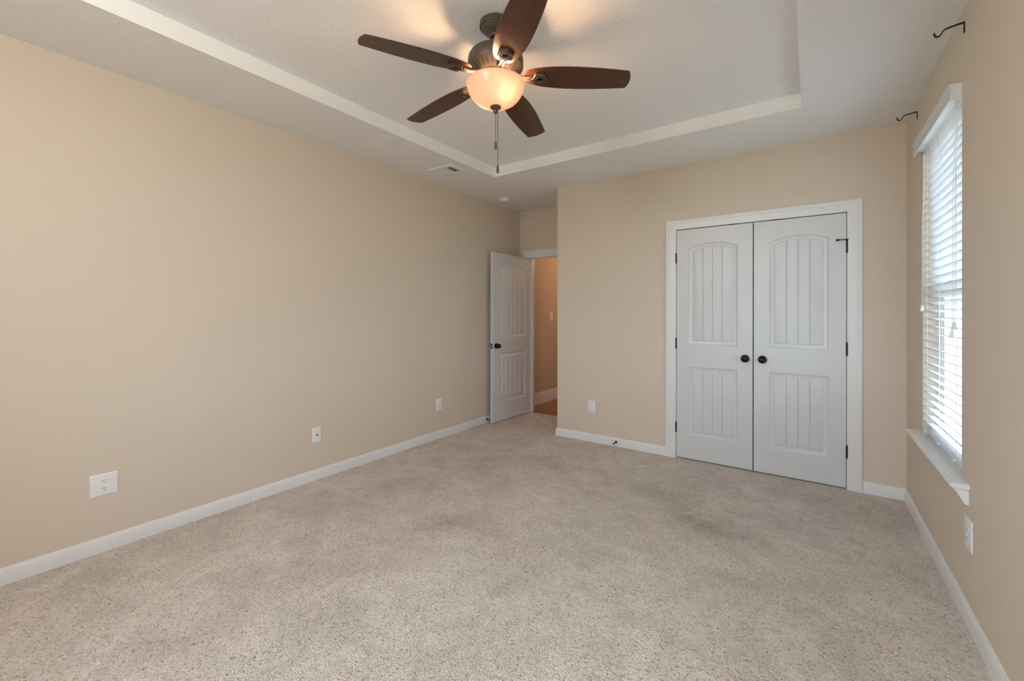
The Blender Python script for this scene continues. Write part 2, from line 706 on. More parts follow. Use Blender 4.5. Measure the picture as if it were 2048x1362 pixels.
def casing(m, x0, x1, z1, y, w, th, sgn=-1):
    """three sided casing around an opening in a wall facing -y."""
    prof = casing_profile(w, th)
    path = [((x0, 0.0), (-1, 0)), ((x0, z1), (-1, 1)), ((x1, z1), (1, 1)), ((x1, 0.0), (1, 0))]
    rows = []
    for (px, pz), (ox, oz) in path:
        rows.append([(px + ox * a, y + sgn * b, pz + oz * a) for a, b in prof])
    vr = m.grid(rows, None, True)
    m.bm.faces.new(vr[0])
    m.bm.faces.new(vr[-1])


m = MB()
casing(m, 2.219, 3.472, 2.105, 0, 0.088, 0.018)
m.box(DX0, DX0 + 0.010, -0.001, T + 0.01, 0, DZ)
m.box(DX1 - 0.010, DX1, -0.001, T + 0.01, 0, DZ)
m.box(DX0, DX1, -0.001, T + 0.01, DZ - 0.007, DZ)
m.box(DX0 + 0.010, DX0 + 0.022, 0.042, 0.08, 0, DZ - 0.007)
m.box(DX1 - 0.022, DX1 - 0.010, 0.042, 0.08, 0, DZ - 0.007)
m.box(DX0 + 0.010, DX1 - 0.010, 0.042, 0.08, DZ - 0.019, DZ - 0.007)
trim1 = struct(m.build('trim_1', M['trim'], smooth=25), 'white moulded casing around the double closet doors', 'trim')
for cx in (2.692, 3.000):
    c = MB()
    c.box(cx - 0.029, cx + 0.029, -0.0045, 0.03, 2.0985, 2.1055)
    c.build('catch_plate', M['hinge'], trim1)['label'] = 'black catch strip at the head of the closet doors'

m = MB()
casing(m, 0.155, 0.875, 2.070, YA, 0.097, 0.018)
m.box(EX0, EX0 + 0.015, YA - 0.001, 0.83, 0, EZ)
m.box(EX1 - 0.015, EX1, YA - 0.001, 0.83, 0, EZ)
m.box(EX0, EX1, YA - 0.001, 0.83, EZ - 0.015, EZ)
m.box(EX0 + 0.015, EX0 + 0.027, YA + 0.040, YA + 0.075, 0, EZ - 0.015)
m.box(EX1 - 0.027, EX1 - 0.015, YA + 0.040, YA + 0.075, 0, EZ - 0.015)
m.box(EX0 + 0.015, EX1 - 0.015, YA + 0.040, YA + 0.075, EZ - 0.027, EZ - 0.015)
trim2 = struct(m.build('trim_2', M['trim'], smooth=25), 'white casing around the open bedroom doorway', 'trim')


# ------------------------------------------------------------------ moulded panel doors
def panel_loop(x0, x1, zb, zs, rise, inset, depth, arcn):
    """closed outline of a panel; zs = spring height, rise = arch height (0: square head)."""
    xa, xb, z0 = x0 + inset, x1 - inset, zb + inset
    if rise <= 0:
        z1 = zs - inset
        top = [(xb + (xa - xb) * i / arcn, z1) for i in range(arcn + 1)]
    else:
        half = (x1 - x0) / 2
        R = (half * half + rise * rise) / (2 * rise)
        cx, cz = (x0 + x1) / 2, zs + rise - R
        r = R - inset
        top = []
        for i in range(arcn + 1):
            x = xb + (xa - xb) * i / arcn
            top.append((x, cz + math.sqrt(max(r * r - (x - cx) ** 2, 0))))
    return [(xa, depth, z0), (xb, depth, z0)] + [(x, depth, z) for x, z in top]


def arch_z(x, x0, x1, zs, rise, inset):
    if rise <= 0:
        return zs - inset
    half = (x1 - x0) / 2
    R = (half * half + rise * rise) / (2 * rise)
    cx, cz = (x0 + x1) / 2, zs + rise - R
    return cz + math.sqrt(max((R - inset) ** 2 - (x - cx) ** 2, 0))


def door_leaf(m, w, zb, zt, th, panels, grooves):
    """leaf standing in local xz, front face at y = 0 facing -y."""
    N = 24
    prof = [(0, 0), (0.003, 0.0030), (0.010, 0.0062), (0.020, 0.0085), (0.031, 0.0095), (0.0345, 0.0095), (0.0385, 0.0060), (0.042, 0.0050)]
    for side in (0, 1):
        def P(x, d, z):
            return (x, d, z) if side == 0 else (x, th - d, z)
        px0, px1 = panels[0][0], panels[0][1]
        lo, up = panels
        zz = [zb, lo[2], lo[3], up[2], up[3], zt]
        for za, zc_ in zip(zz[:-1], zz[1:]):
            m.face([P(0, 0, za), P(px0, 0, za), P(px0, 0, zc_), P(0, 0, zc_)])
            m.face([P(px1, 0, za), P(w, 0, za), P(w, 0, zc_), P(px1, 0, zc_)])
        m.face([P(px0, 0, zb), P(px1, 0, zb), P(px1, 0, lo[2]), P(px0, 0, lo[2])])
        m.face([P(px0, 0, lo[3]), P(px1, 0, lo[3]), P(px1, 0, up[2]), P(px0, 0, up[2])])
        arc = [(x, z) for x, _, z in panel_loop(*up, 0, 0, N)[2:]]
        m.face([P(px0, 0, zt), P(px1, 0, zt)] + [P(x, 0, z) for x, z in arc])
        for (x0, x1, pb, ps, rise) in panels:
            rows = [[P(x, d, z) for x, d, z in panel_loop(x0, x1, pb, ps, rise, i, dp, N)] for i, dp in prof]
            m.grid(rows, None, True)
            ins, dep = prof[-1]
            xa, xb, z0 = x0 + ins, x1 - ins, pb + ins
            gw, gd = 0.0036, 0.0052
            gx = [xa + (xb - xa) * k / (grooves + 1) for k in range(1, grooves + 1)]
            edges = [xa] + [v for g in gx for v in (g - gw, g + gw)] + [xb]
            for k in range(0, len(edges), 2):
                a, b = edges[k], edges[k + 1]
                tops = [(b + (a - b) * i / 8, 0) for i in range(9)]
                m.face([P(a, dep, z0), P(b, dep, z0)] + [P(x, dep, arch_z(x, x0, x1, ps, rise, ins)) for x, _ in tops])
            for g in gx:
                zl, zc, zr = (arch_z(g + s, x0, x1, ps, rise, ins) for s in (-gw, 0, gw))
                m.face([P(g - gw, dep, z0), P(g, dep + gd, z0), P(g, dep + gd, zc), P(g - gw, dep, zl)])
                m.face([P(g, dep + gd, z0), P(g + gw, dep, z0), P(g + gw, dep, zr), P(g, dep + gd, zc)])
    # edges
    for za, zc_ in zip(zz[:-1], zz[1:]):
        m.face([(0, 0, za), (0, th, za), (0, th, zc_), (0, 0, zc_)])
        m.face([(w, 0, za), (w, th, za), (w, th, zc_), (w, 0, zc_)])
    xx = [0, px0, px1, w]
    for xa, xb in zip(xx[:-1], xx[1:]):
        m.face([(xa, 0, zb), (xb, 0, zb), (xb, th, zb), (xa, th, zb)])
        m.face([(xa, 0, zt), (xb, 0, zt), (xb, th, zt), (xa, th, zt)])
    bmesh.ops.remove_doubles(m.bm, verts=m.bm.verts[:], dist=1e-5)


def knob_mesh(m, xf, big=1.0):
    m.lathe([(0.0331, 0), (0.0331, 0.004), (0.030, 0.0075), (0.022, 0.010), (0.013, 0.012), (0.011, 0.020), (0.012, 0.026),
             (0.018, 0.030), (0.0255, 0.037), (0.0285, 0.046), (0.0270, 0.055), (0.021, 0.062), (0.010, 0.0655), (0.0005, 0.066)],
            None, xf, 32)


def hinge_mesh(m, x, y, z0, z1):
    n = 5
    h = (z1 - z0) / n
    for k in range(n):
        m.lathe([(0.0062, z0 + k * h + 0.0007), (0.0065, z0 + k * h + 0.002), (0.0065, z0 + (k + 1) * h - 0.002), (0.0062, z0 + (k + 1) * h - 0.0007)],
                None, Matrix.Translation((x, y, 0)), 14)
    m.lathe([(0.0005, z0 - 0.004), (0.004, z0 - 0.002), (0.0045, z0), (0.0045, z1), (0.004, z1 + 0.002), (0.0005, z1 + 0.004)], None, Matrix.Translation((x, y, 0)), 12)
    m.box(x - 0.004, x + 0.004, y + 0.004, y + 0.0075, z0, z1)


def closet_door(name, x0, x1, px0, px1, hinge_left, label, knob_x):
    w = x1 - x0
    root = MB()
    panels = [(px0 - x0, px1 - x0, 0.222, 0.848, 0.0), (px0 - x0, px1 - x0, 1.050, 1.921, 0.046)]
    door_leaf(root, w, 0.012, 2.098, 0.035, panels, 3)
    o = struct(root.build(name, M['door'], smooth=25), label, 'door')
    o.location = (x0, -0.003, 0)
    k = MB()
    knob_mesh(k, Matrix.Translation((knob_x - x0, 0, 0.950)) @ axis_to((0, -1, 0)))
    k.build('knob', M['bronze'], o)['label'] = 'dark bronze round knob'
    hx = -0.004 if hinge_left else w + 0.004
    zs = [(0.240, 0.333), (1.009, 1.104), (1.795, 1.888)] if hinge_left else [(0.240, 0.333), (1.016, 1.113), (1.797, 1.893)]
    hs = []
    for z0, z1 in zs:
        h = MB()
        hinge_mesh(h, hx, -0.005, z0, z1)
        hs.append(h.build('hinge', M['hinge'], o))
        hs[-1]['label'] = 'black hinge barrel'
    return o, hs, hx


d1, h1, _ = closet_door('door_1', 2.2275, 2.8425, 2.3300, 2.7300, True, 'left leaf of the white double closet doors', 2.787)
d2, h2, hx2 = closet_door('door_2', 2.8500, 3.4640, 2.9620, 3.3570, False, 'right leaf of the white double closet doors, with pin stop', 2.914)
# hinge pin door stop on the top hinge of the right leaf
s = MB()
s.lathe([(0.011, 1.893), (0.011, 1.899)], None, Matrix.Translation((hx2, -0.005, 0)), 16)
s.tube([(hx2, -0.006, 1.897), (hx2 - 0.030, -0.035, 1.893), (hx2 - 0.052, -0.055, 1.889)], 0.0032, None, 8)
s.tube([(hx2 - 0.046, -0.050, 1.890), (hx2 - 0.053, -0.056, 1.889), (hx2 - 0.056, -0.059, 1.8885), (hx2 - 0.064, -0.066, 1.887), (hx2 - 0.066, -0.068, 1.887)],
       [0.005, 0.0075, 0.006, 0.0085, 0.006], None, 12)
s.build('pin_stop', M['hinge'], d2)['label'] = 'black hinge pin stop at the top hinge'

# open bedroom door, hinged at the left jamb and swung back towards the left wall
hp = Vector((0.1605, 0.700))
fp = Vector((0.112, -0.0400))
wl = (fp - hp).length
dirv = (fp - hp).normalized()
ang = math.atan2(dirv.y, dirv.x)       # local +x runs from hinge to free edge
m = MB()
pw0, pw1 = 0.092, wl - 0.132
# local y = 0 face must look towards +x of the room; local -y is that side when the leaf is turned by ang
door_leaf(m, wl, 0.009, 2.067, 0.035, [(pw0, pw1, 0.235, 0.845, 0.0), (pw0, pw1, 1.035, 1.893, 0.085)], 4)
d3 = struct(m.build('door_3', M['door'], smooth=25), 'white panelled bedroom door standing open against the left wall', 'door')
nloc = Matrix.Rotation(ang, 3, 'Z') @ Vector((0, -1, 0))
flip = nloc.x < 0
d3.rotation_euler = (0, 0, ang)
d3.location = (hp.x, hp.y, 0)
if flip:
    # put the visible face on the other side: shift so that the far face lies on the measured line
    d3.location = (hp.x - nloc.x * -0.035 * -1, hp.y, 0)
    off = Matrix.Rotation(ang, 3, 'Z') @ Vector((0, 0.035, 0))
    d3.location = (hp.x - off.x, hp.y - off.y, 0)
vis = (0, 1, 0) if flip else (0, -1, 0)
yv = 0.035 if flip else 0.0
k = MB()
knob_mesh(k, Matrix.Translation((wl - 0.062, yv, 0.935)) @ axis_to(vis))
k.build('knob', M['bronze'], d3)['label'] = 'dark bronze round knob'
k = MB()
knob_mesh(k, Matrix.Translation((wl - 0.062, 0.035 - yv, 0.935)) @ axis_to((0, -vis[1], 0)) @ Matrix.Scale(0.80, 4))
k.build('knob', M['bronze'], d3)['label'] = 'dark bronze round knob on the hidden side'
k = MB()
k.box(wl - 0.0005, wl + 0.0015, 0.005, 0.030, 0.905, 0.965)
lp = k.build('latch_plate', M['hinge'], d3)
lp['label'] = 'black latch plate on the door edge'
k = MB()
k.box(wl, wl + 0.010, 0.010, 0.025, 0.924, 0.946)
k.build('latch_bolt', M['steel'], lp)
for z0 in (0.24, 1.0, 1.78):
    k = MB()
    hinge_mesh(k, -0.004, 0.035 - yv + (-0.005 if flip else 0.005), z0, z0 + 0.09)
    k.build('hinge', M['hinge'], d3)['label'] = 'black hinge barrel'


# ------------------------------------------------------------------ window on the right wall
win = MB()
yo0, yo1, zo0, zo1 = WY0 + 0.001, WY1 - 0.001, 0.60, WZ1 - 0.001
fx0, fx1 = W + 0.075, W + 0.135
fw = 0.035
win.box(fx0, fx1, yo0, yo0 + fw, zo0, zo1)
win.box(fx0, fx1, yo1 - fw, yo1, zo0, zo1)
win.box(fx0, fx1, yo0 + fw, yo1 - fw, zo1 - fw, zo1)
win.box(fx0, fx1, yo0 + fw, yo1 - fw, zo0, zo0 + 0.045)
w1 = struct(win.build('window_1', M['vinyl'], smooth=0, bevel=0.003), 'white window behind the lowered blind in the right wall', 'window')


def sash(name, x0, x1, y0, y1, z0, z1, parent, rail=0.040):
    s = MB()
    s.box(x0, x1, y0, y0 + rail, z0, z1)
    s.box(x0, x1, y1 - rail, y1, z0, z1)
    s.box(x0, x1, y0 + rail, y1 - rail, z0, z0 + rail)
    s.box(x0, x1, y0 + rail, y1 - rail, z1 - rail, z1)
    o = s.build(name, M['vinyl'], parent, smooth=0, bevel=0.003)
    g = MB()
    xm = (x0 + x1) / 2
    g.box(xm - 0.002, xm + 0.002, y0 + rail - 0.004, y1 - rail + 0.004, z0 + rail - 0.004, z1 - rail + 0.004)
    g.build('glass_pane', M['glass'], o, smooth=0)
    return o


zm = 1.47
sash('lower_sash', W + 0.080, W + 0.105, yo0 + fw, yo1 - fw, zo0 + 0.045, zm + 0.02, w1)
sash('upper_sash', W + 0.107, W + 0.132, yo0 + fw, yo1 - fw, zm - 0.02, zo1 - fw, w1)
s = MB()
# stool with rounded nose and horns
nose = [(0.0, 0.0), (0.0, -0.020), (-0.054, -0.020), (-0.060, -0.017), (-0.0635, -0.010), (-0.060, -0.003), (-0.054, 0.0)]
s.grid([[(W + a - 0.0005, y, 0.600 + b) for a, b in nose] for y in (-1.485, -0.420)], None, True)
for y in (-1.485, -0.420):
    s.face([(W + a - 0.0005, y, 0.600 + b) for a, b in nose])
s.box(W - 0.001, W + 0.078, yo0, yo1, 0.5815, 0.600)
s.build('window_sill', M['trim'], w1, smooth=30, bevel=0.0015)
s = MB()
ap = [(0, 0), (0, -0.070), (-0.010, -0.070), (-0.014, -0.066), (-0.022, -0.050), (-0.034, -0.028), (-0.044, -0.012), (-0.050, -0.006), (-0.051, 0)]
s.grid([[(W + a - 0.0005, y, 0.5795 + b) for a, b in ap] for y in (-1.472, -0.432)], None, True)
for y in (-1.472, -0.432):
    s.face([(W + a - 0.0005, y, 0.5795 + b) for a, b in ap])
s.build('apron', M['trim'], w1, smooth=30)

# unseen window added behind the viewer to let in more daylight
win = MB()
win.box(FX0, FX0 + 0.04, YF - 0.09, YF - 0.03, FZ0, FZ1)
win.box(FX1 - 0.04, FX1, YF - 0.09, YF - 0.03, FZ0, FZ1)
win.box((FX0 + FX1) / 2 - 0.04, (FX0 + FX1) / 2 + 0.04, YF - 0.09, YF - 0.03, FZ0, FZ1)
win.box(FX0 + 0.04, FX1 - 0.04, YF - 0.09, YF - 0.03, FZ0, FZ0 + 0.04)
win.box(FX0 + 0.04, FX1 - 0.04, YF - 0.09, YF - 0.03, FZ1 - 0.04, FZ1)
w2 = struct(win.build('window_added', M['vinyl'], smooth=0), 'unseen twin window added behind the viewer for daylight', 'window')
g = MB()
g.box(FX0 + 0.035, FX1 - 0.035, YF - 0.062, YF - 0.058, FZ0 + 0.035, FZ1 - 0.035)
g.build('glass_pane', M['glass'], w2, smooth=0)

# ------------------------------------------------------------------ blind
blind = empty('window_blind', (W, (WY0 + WY1) / 2, 2.383))
tag(blind, 'white horizontal slat blind with valance lowered over the right wall window', 'blind')
OB = Vector(blind.location)


def loc(p):
    return (p[0] - OB.x, p[1] - OB.y, p[2] - OB.z)


BY0, BY1 = WY0 + 0.003, WY1 - 0.003
# valance: moulded front board with returns
v = MB()
vp = [(-0.041, 2.310), (-0.041, 2.330), (-0.038, 2.336), (-0.038, 2.362), (-0.042, 2.370), (-0.044, 2.383), (-0.030, 2.383), (-0.030, 2.310)]
v.grid([[loc((W + a, y, z)) for a, z in vp] for y in (-1.362, -0.500)], None, True)
for y in (-1.362, -0.500):
    v.face([loc((W + a, y, z)) for a, z in vp])
for y0, y1 in ((-1.362, -1.352), (-0.510, -0.500)):
    v.box(-0.0305, -0.0005, y0 - OB.y, y1 - OB.y, 2.310 - OB.z, 2.383 - OB.z)
v.build('valance', M['slat'], blind, smooth=30)
v = MB()
v.box(-0.026, 0.026, BY0 - OB.y, BY1 - OB.y, 2.322 - OB.z, 2.358 - OB.z)
hr = v.build('headrail', M['vinyl'], blind, smooth=0, bevel=0.002)
v = MB()
v.box(-0.030, -0.0265, -1.338 - OB.y, -1.322 - OB.y, 2.330 - OB.z, 2.338 - OB.z)
v.build('clip', M['hinge'], hr)['label'] = 'small dark valance clip'
XS = 0.028        # slat centre, into the opening
pitch_s, slw, sth = 0.0447, 0.050, 0.0028
v = MB()
slat_z = []
z = 2.290
n = 0
while z > 0.655:
    slat_z.append(z)
    z -= pitch_s
for i, z in enumerate(slat_z):
    if z > 1.46:
        t = math.radians(27.5 + random.uniform(-1.2, 1.2))
        dz = 0.0
    else:
        t = math.radians(17.5 + random.uniform(-1.0, 1.0))
        dz = 0.0
    if abs(z - 1.44) < pitch_s * 0.55:
        t = math.radians(33)
    ct, st = math.cos(t), math.sin(t)
    prof = []
    for u in (-1, -0.5, 0, 0.5, 1):
        prof.append((u * slw / 2, 0.0012 * (1 - u * u) + sth / 2))
    for u in (1, 0.5, 0, -0.5, -1):
        prof.append((u * slw / 2, 0.0012 * (1 - u * u) - sth / 2))
    rows = []
    for y in (BY0, BY1):
        rows.append([(XS + a * ct + b * st, y - OB.y, z + dz - a * st + b * ct - OB.z) for a, b in prof])
    vr = v.grid(rows, None, True)
    v.bm.faces.new(vr[0])
    v.bm.faces.new(vr[1])
v.build('slat_panel', M['slat'], blind, smooth=30)
v = MB()
v.box(XS - 0.026, XS + 0.026, BY0 - OB.y, BY1 - OB.y, 0.634 - OB.z, 0.650 - OB.z)
br = v.build('bottom_rail', M['slat'], blind, smooth=0, bevel=0.003)
LAD = (BY1 - 0.10, (BY0 + BY1) / 2, BY0 + 0.10)
for y in LAD:
    v = MB()
    for dx in (-0.026, 0.026):
        v.tube([(XS + dx, y - OB.y, 2.325 - OB.z), (XS + dx, y - OB.y, 0.642 - OB.z)], 0.0011, None, 6)
    v.build('ladder_cord', M['cord'], blind)
    v = MB()
    v.lathe([(0.0005, 0), (0.007, 0.001), (0.008, 0.004), (0.006, 0.009), (0.004, 0.011)], None,
            Matrix.Translation((XS - 0.026, y - OB.y, 0.642 - OB.z)) @ axis_to((-1, 0, 0)), 14)
    v.build('cord_plug', M['cord'], br)


def pull(y, z, dx, label):
    v = MB()
    v.tube([(XS - 0.026 + dx, y - OB.y, 2.322 - OB.z), (XS - 0.034 + dx, y - OB.y, 1.9 - OB.z), (XS - 0.036 + dx, y - OB.y, z + 0.035 - OB.z)], 0.0012, None, 6)
    c = v.build('pull_cord', M['cord'], blind)
    v = MB()
    v.lathe([(0.0005, 0.036), (0.0045, 0.035), (0.0055, 0.028), (0.0075, 0.016), (0.0105, 0.006), (0.0115, 0.002), (0.009, -0.001), (0.0005, -0.002)],
            None, Matrix.Translation((XS - 0.036 + dx, y - OB.y, z - OB.z)), 16)
    v.build('tassel', M['plate'], c)['label'] = label
    return c


pull(-0.585, 1.350, -0.004, 'white plastic tassel at the far side of the blind')
pull(-1.300, 1.262, -0.004, 'upper white plastic tassel near the blind edge')
pull(-1.262, 1.222, -0.004, 'lower white plastic tassel near the blind edge')


# ------------------------------------------------------------------ curtain brackets
def bracket(y, label):
    o = empty('curtain_bracket', (W, y, 2.585))
    tag(o, label, 'curtain bracket', 'brackets left above the window')
    p = MB()
    p.box(-0.004, -0.0002, -0.007, 0.007, 0.0, 0.050)
    pl = p.build('mounting_plate', M['hinge'], o, smooth=0, bevel=0.001)
    for z in (0.012, 0.034):
        q = MB()
        q.sphere((-0.004, 0, z), 0.0036, None, None, 10)
        q.build('screw', M['steel'], pl)
    a = MB()
    path = [(-0.003, 0, 0.047), (-0.030, 0, 0.0445), (-0.060, 0, 0.040), (-0.068, 0, 0.035), (-0.073, 0, 0.025), (-0.079, 0, 0.016), (-0.087, 0, 0.013), (-0.094, 0, 0.017), (-0.098, 0, 0.026), (-0.099, 0, 0.034)]
    a.strip(path, 0.011, 0.0045, (0, 1, 0))
    a.build('rod_arm', M['hinge'], o, smooth=50)
    return o


bracket(-0.367, 'dark metal curtain rod bracket near the far corner above the window')
bracket(-1.400, 'dark metal curtain rod bracket near the ceiling, nearer of the two')


# ------------------------------------------------------------------ outlets and plates
def wall_xf(p, normal):
    """local x across, local y up, local z out of the wall."""
    nrm = Vector(normal)
    up = Vector((0, 0, 1))
    x = up.cross(nrm)
    r = Matrix((x, up, nrm)).transposed().to_4x4()
    return Matrix.Translation(p) @ r


def plate_mesh(w, h):
    m = MB()
    rows = []
    for ins, z in ((0, 0), (0, 0.0025), (0.003, 0.0052), (0.006, 0.006)):
        a, b = w / 2 - ins, h / 2 - ins
        rows.append([(-a, -b, z), (a, -b, z), (a, b, z), (-a, b, z)])
    vr = m.grid(rows, None, True)
    m.bm.faces.new(vr[-1])
    m.bm.faces.new(vr[0])
    return m


def rect_outline(w, h, cut):
    a, b = w / 2, h / 2
    return [(-a + cut, -b), (a - cut, -b), (a, -b + cut), (a, b - cut), (a - cut, b), (-a + cut, b), (-a, b - cut), (-a, -b + cut)]


def outlet(p, normal, w, h, label):
    o = plate_mesh(w, h).build('wall_outlet', M['plate'], smooth=30)
    tag(o, label, 'outlet', 'power outlets low on the walls')
    o.matrix_world = wall_xf(p, normal)
    for s in (1, -1):
        q = MB()
        q.prism([(math.copysign(min(abs(0.0170 * math.cos(t)), 0.0170), math.cos(t)), max(-0.0138, min(0.0138, 0.0170 * math.sin(t)))) for t in
                 [2 * math.pi * i / 28 for i in range(28)]], 0.004, 0.0078)
        r = q.build('receptacle', M['plate'], o, smooth=40)
        r.location = (0, s * 0.0195, 0)
        d = MB()
        d.box(-0.0075, -0.0055, -0.001, 0.0075, 0.007, 0.0081)
        d.box(0.0055, 0.0073, -0.0005, 0.0065, 0.007, 0.0081)
        d.prism([(0.0026 * math.cos(t), -0.0068 + 0.0026 * math.sin(t)) for t in [2 * math.pi * i / 12 for i in range(12)]], 0.007, 0.0081)
        d.build('slot', M['dark_slot'], r, smooth=0)
    q = MB()
    q.lathe([(0.0036, 0.005), (0.0036, 0.0066), (0.002, 0.0074), (0.0003, 0.0075)], None, None, 12)
    q.build('screw', M['plate'], o)
    return o


outlet((0, -3.4625, 0.373), (1, 0, 0), 0.118, 0.122, 'wide square white outlet plate on the left wall, nearest the viewer')
outlet((0, -0.829, 0.360), (1, 0, 0), 0.082, 0.126, 'white outlet low on the left wall near the open door')
outlet((1.378, 0, 0.362), (0, -1, 0), 0.082, 0.126, 'white outlet on the far wall between recess and closet')
outlet((W, -1.475, 0.388), (-1, 0, 0), 0.100, 0.130, 'white outlet on the right wall below the window sill end')

cp = plate_mesh(0.072, 0.118).build('cable_plate', M['plate'], smooth=30)
tag(cp, 'white cable jack plate on the left wall with one dark socket', 'cable plate')
cp.matrix_world = wall_xf((0, -2.205, 0.357), (1, 0, 0))
q = MB()
q.lathe([(0.0062, 0.005), (0.0062, 0.008), (0.0046, 0.0085), (0.0046, 0.017), (0.0036, 0.0172), (0.0036, 0.011), (0.0004, 0.0108)], None, None, 14)
q.build('jack', M['rubber'], cp)['label'] = 'dark threaded cable socket'
sw = plate_mesh(0.085, 0.13).build('light_switch', M['plate'], smooth=30)
tag(sw, 'white light switch on the hall wall seen through the doorway', 'light switch')
sw.matrix_world = wall_xf((0, 1.572, 1.283), (1, 0, 0))
q = MB()
q.box(-0.017, 0.017, -0.033, 0.033, 0.005, 0.009)
q.build('rocker', M['plate'], sw, smooth=0, bevel=0.002)

# ------------------------------------------------------------------ ceiling vent and smoke detector
vent = empty('ceiling_vent', (0.384, -1.123, ZC))
tag(vent, 'white air vent grille on the lower ceiling near the tray corner', 'vent')
hx_, hy_ = 0.160, 0.118
f = MB()
ox, oy = 0.118, 0.072
rows = []
for (ax, ay, z) in ((hx_, hy_, 0), (hx_, hy_, -0.004), (hx_ - 0.012, hy_ - 0.012, -0.009), (ox + 0.004, oy + 0.004, -0.011), (ox, oy, -0.009), (ox, oy, -0.0005)):
    rows.append([(-ax, -ay, z), (ax, -ay, z), (ax, ay, z), (-ax, ay, z)])
f.grid(rows, None, True)
f.build('frame', M['vinyl'], vent, smooth=0)
f = MB()
f.face([(-ox, -oy, -0.0006), (ox, -oy, -0.0006), (ox, oy, -0.0006), (-ox, oy, -0.0006)])
f.build('duct_opening', M['duct'], vent, smooth=0)
f = MB()
# two banks of blades turned opposite ways, with a divider
def blade_at(x, t, hl):
    dx, dz = math.cos(t) * hl, math.sin(t) * hl
    n_ = (-math.sin(t) * 0.0007, math.cos(t) * 0.0007)
    z0 = -0.0085
    for y0, y1 in ((-oy, oy),):
        pr = [(x - dx + n_[0], z0 - dz + n_[1]), (x + dx + n_[0], z0 + dz + n_[1]), (x + dx - n_[0], z0 + dz - n_[1]), (x - dx - n_[0], z0 - dz - n_[1])]
        vr = f.grid([[(a, y, c) for a, c in pr] for y in (y0, y1)], None, True)
        f.bm.faces.new(vr[0])
        f.bm.faces.new(vr[1])


for k in range(11):
    blade_at(-ox + 0.008 + k * 0.0148, 0.75, 0.0085)
f.box(0.046, 0.049, -oy, oy, -0.016, -0.001)
for k in range(4):
    blade_at(0.060 + k * 0.0155, math.pi - 0.50, 0.0085)
f.build('louver', M['vinyl'], vent, smooth=0)
f = MB()
f.box(0.088, 0.094, 0.044, 0.054, -0.028, -0.008)
f.build('damper_lever', M['vinyl'], vent, smooth=0)

sd = empty('smoke_detector', (0.243, 0.010, ZC))
tag(sd, 'round white smoke detector on the ceiling before the recess', 'smoke detector')
q = MB()
q.lathe([(0.062, 0), (0.062, -0.008), (0.058, -0.011)], None, None, 40)
q.build('base', M['plate'], sd)
q = MB()
q.lathe([(0.050, -0.011), (0.052, -0.016), (0.052, -0.030), (0.046, -0.038), (0.030, -0.0405), (0.0005, -0.041)], None, None, 40)
q.build('cover', M['plate'], sd)


# ------------------------------------------------------------------ door stops
def door_stop(p, d, length, label):
    o = empty('door_stop', p)
    tag(o, label, 'door stop', 'door stops on the baseboards')
    xf = axis_to(d)
    q = MB()
    q.lathe([(0.013, 0.0), (0.013, 0.003), (0.010, 0.006), (0.0055, 0.008), (0.0045, 0.012), (0.0045, length - 0.012)], None, xf, 18)
    q.build('rod', M['hinge'], o)
    q = MB()
    q.lathe([(0.0045, length - 0.0125), (0.0075, length - 0.011), (0.0080, length - 0.003), (0.006, length), (0.0003, length + 0.0005)], None, xf, 16)
    q.build('bumper', M['rubber'], o)
    return o


door_stop((1.648, -BT, 0.045), (0, -1, 0), 0.075, 'black door stop on the far baseboard left of the closet')
door_stop((BT, -0.030, 0.040), (1, 0, 0), 0.050, 'black door stop on the left baseboard behind the open door')

# ------------------------------------------------------------------ ceiling fan
FX, FY = 1.9444, -2.3972
fan = empty('ceiling_fan', (FX, FY, ZT))
tag(fan, 'five blade bronze ceiling fan with walnut blades and lit glass bowl', 'ceiling fan')
zf = lambda z: z - ZT
q = MB()
q.lathe([(0.075, zf(ZT)), (0.080, zf(2.793)), (0.081, zf(2.772)), (0.078, zf(2.768)), (0.074, zf(2.768)), (0.0735, zf(2.764)), (0.067, zf(2.757)),
         (0.054, zf(2.745)), (0.041, zf(2.735)), (0.032, zf(2.729)), (0.030, zf(2.722)), (0.020, zf(2.720))], None, None, 56)
q.build('canopy', M['fan_metal'], fan)
q = MB()
q.lathe([(0.0135, zf(2.725)), (0.0135, zf(2.672)), (0.021, zf(2.670)), (0.025, zf(2.660)), (0.025, zf(2.640))], None, None, 32)
q.build('downrod', M['fan_metal'], fan)
q = MB()
q.lathe([(0.024, zf(2.655)), (0.060, zf(2.653)), (0.105, zf(2.645)), (0.127, zf(2.634)), (0.137, zf(2.618)), (0.139, zf(2.600)), (0.139, zf(2.572)),
         (0.136, zf(2.566)), (0.133, zf(2.563)), (0.131, zf(2.560)), (0.098, zf(2.530)), (0.094, zf(2.526)), (0.094, zf(2.506)), (0.085, zf(2.500)), (0.03, zf(2.498))], None, None, 72)
mot = q.build('motor_housing', M['fan_metal'], fan)
q = MB()
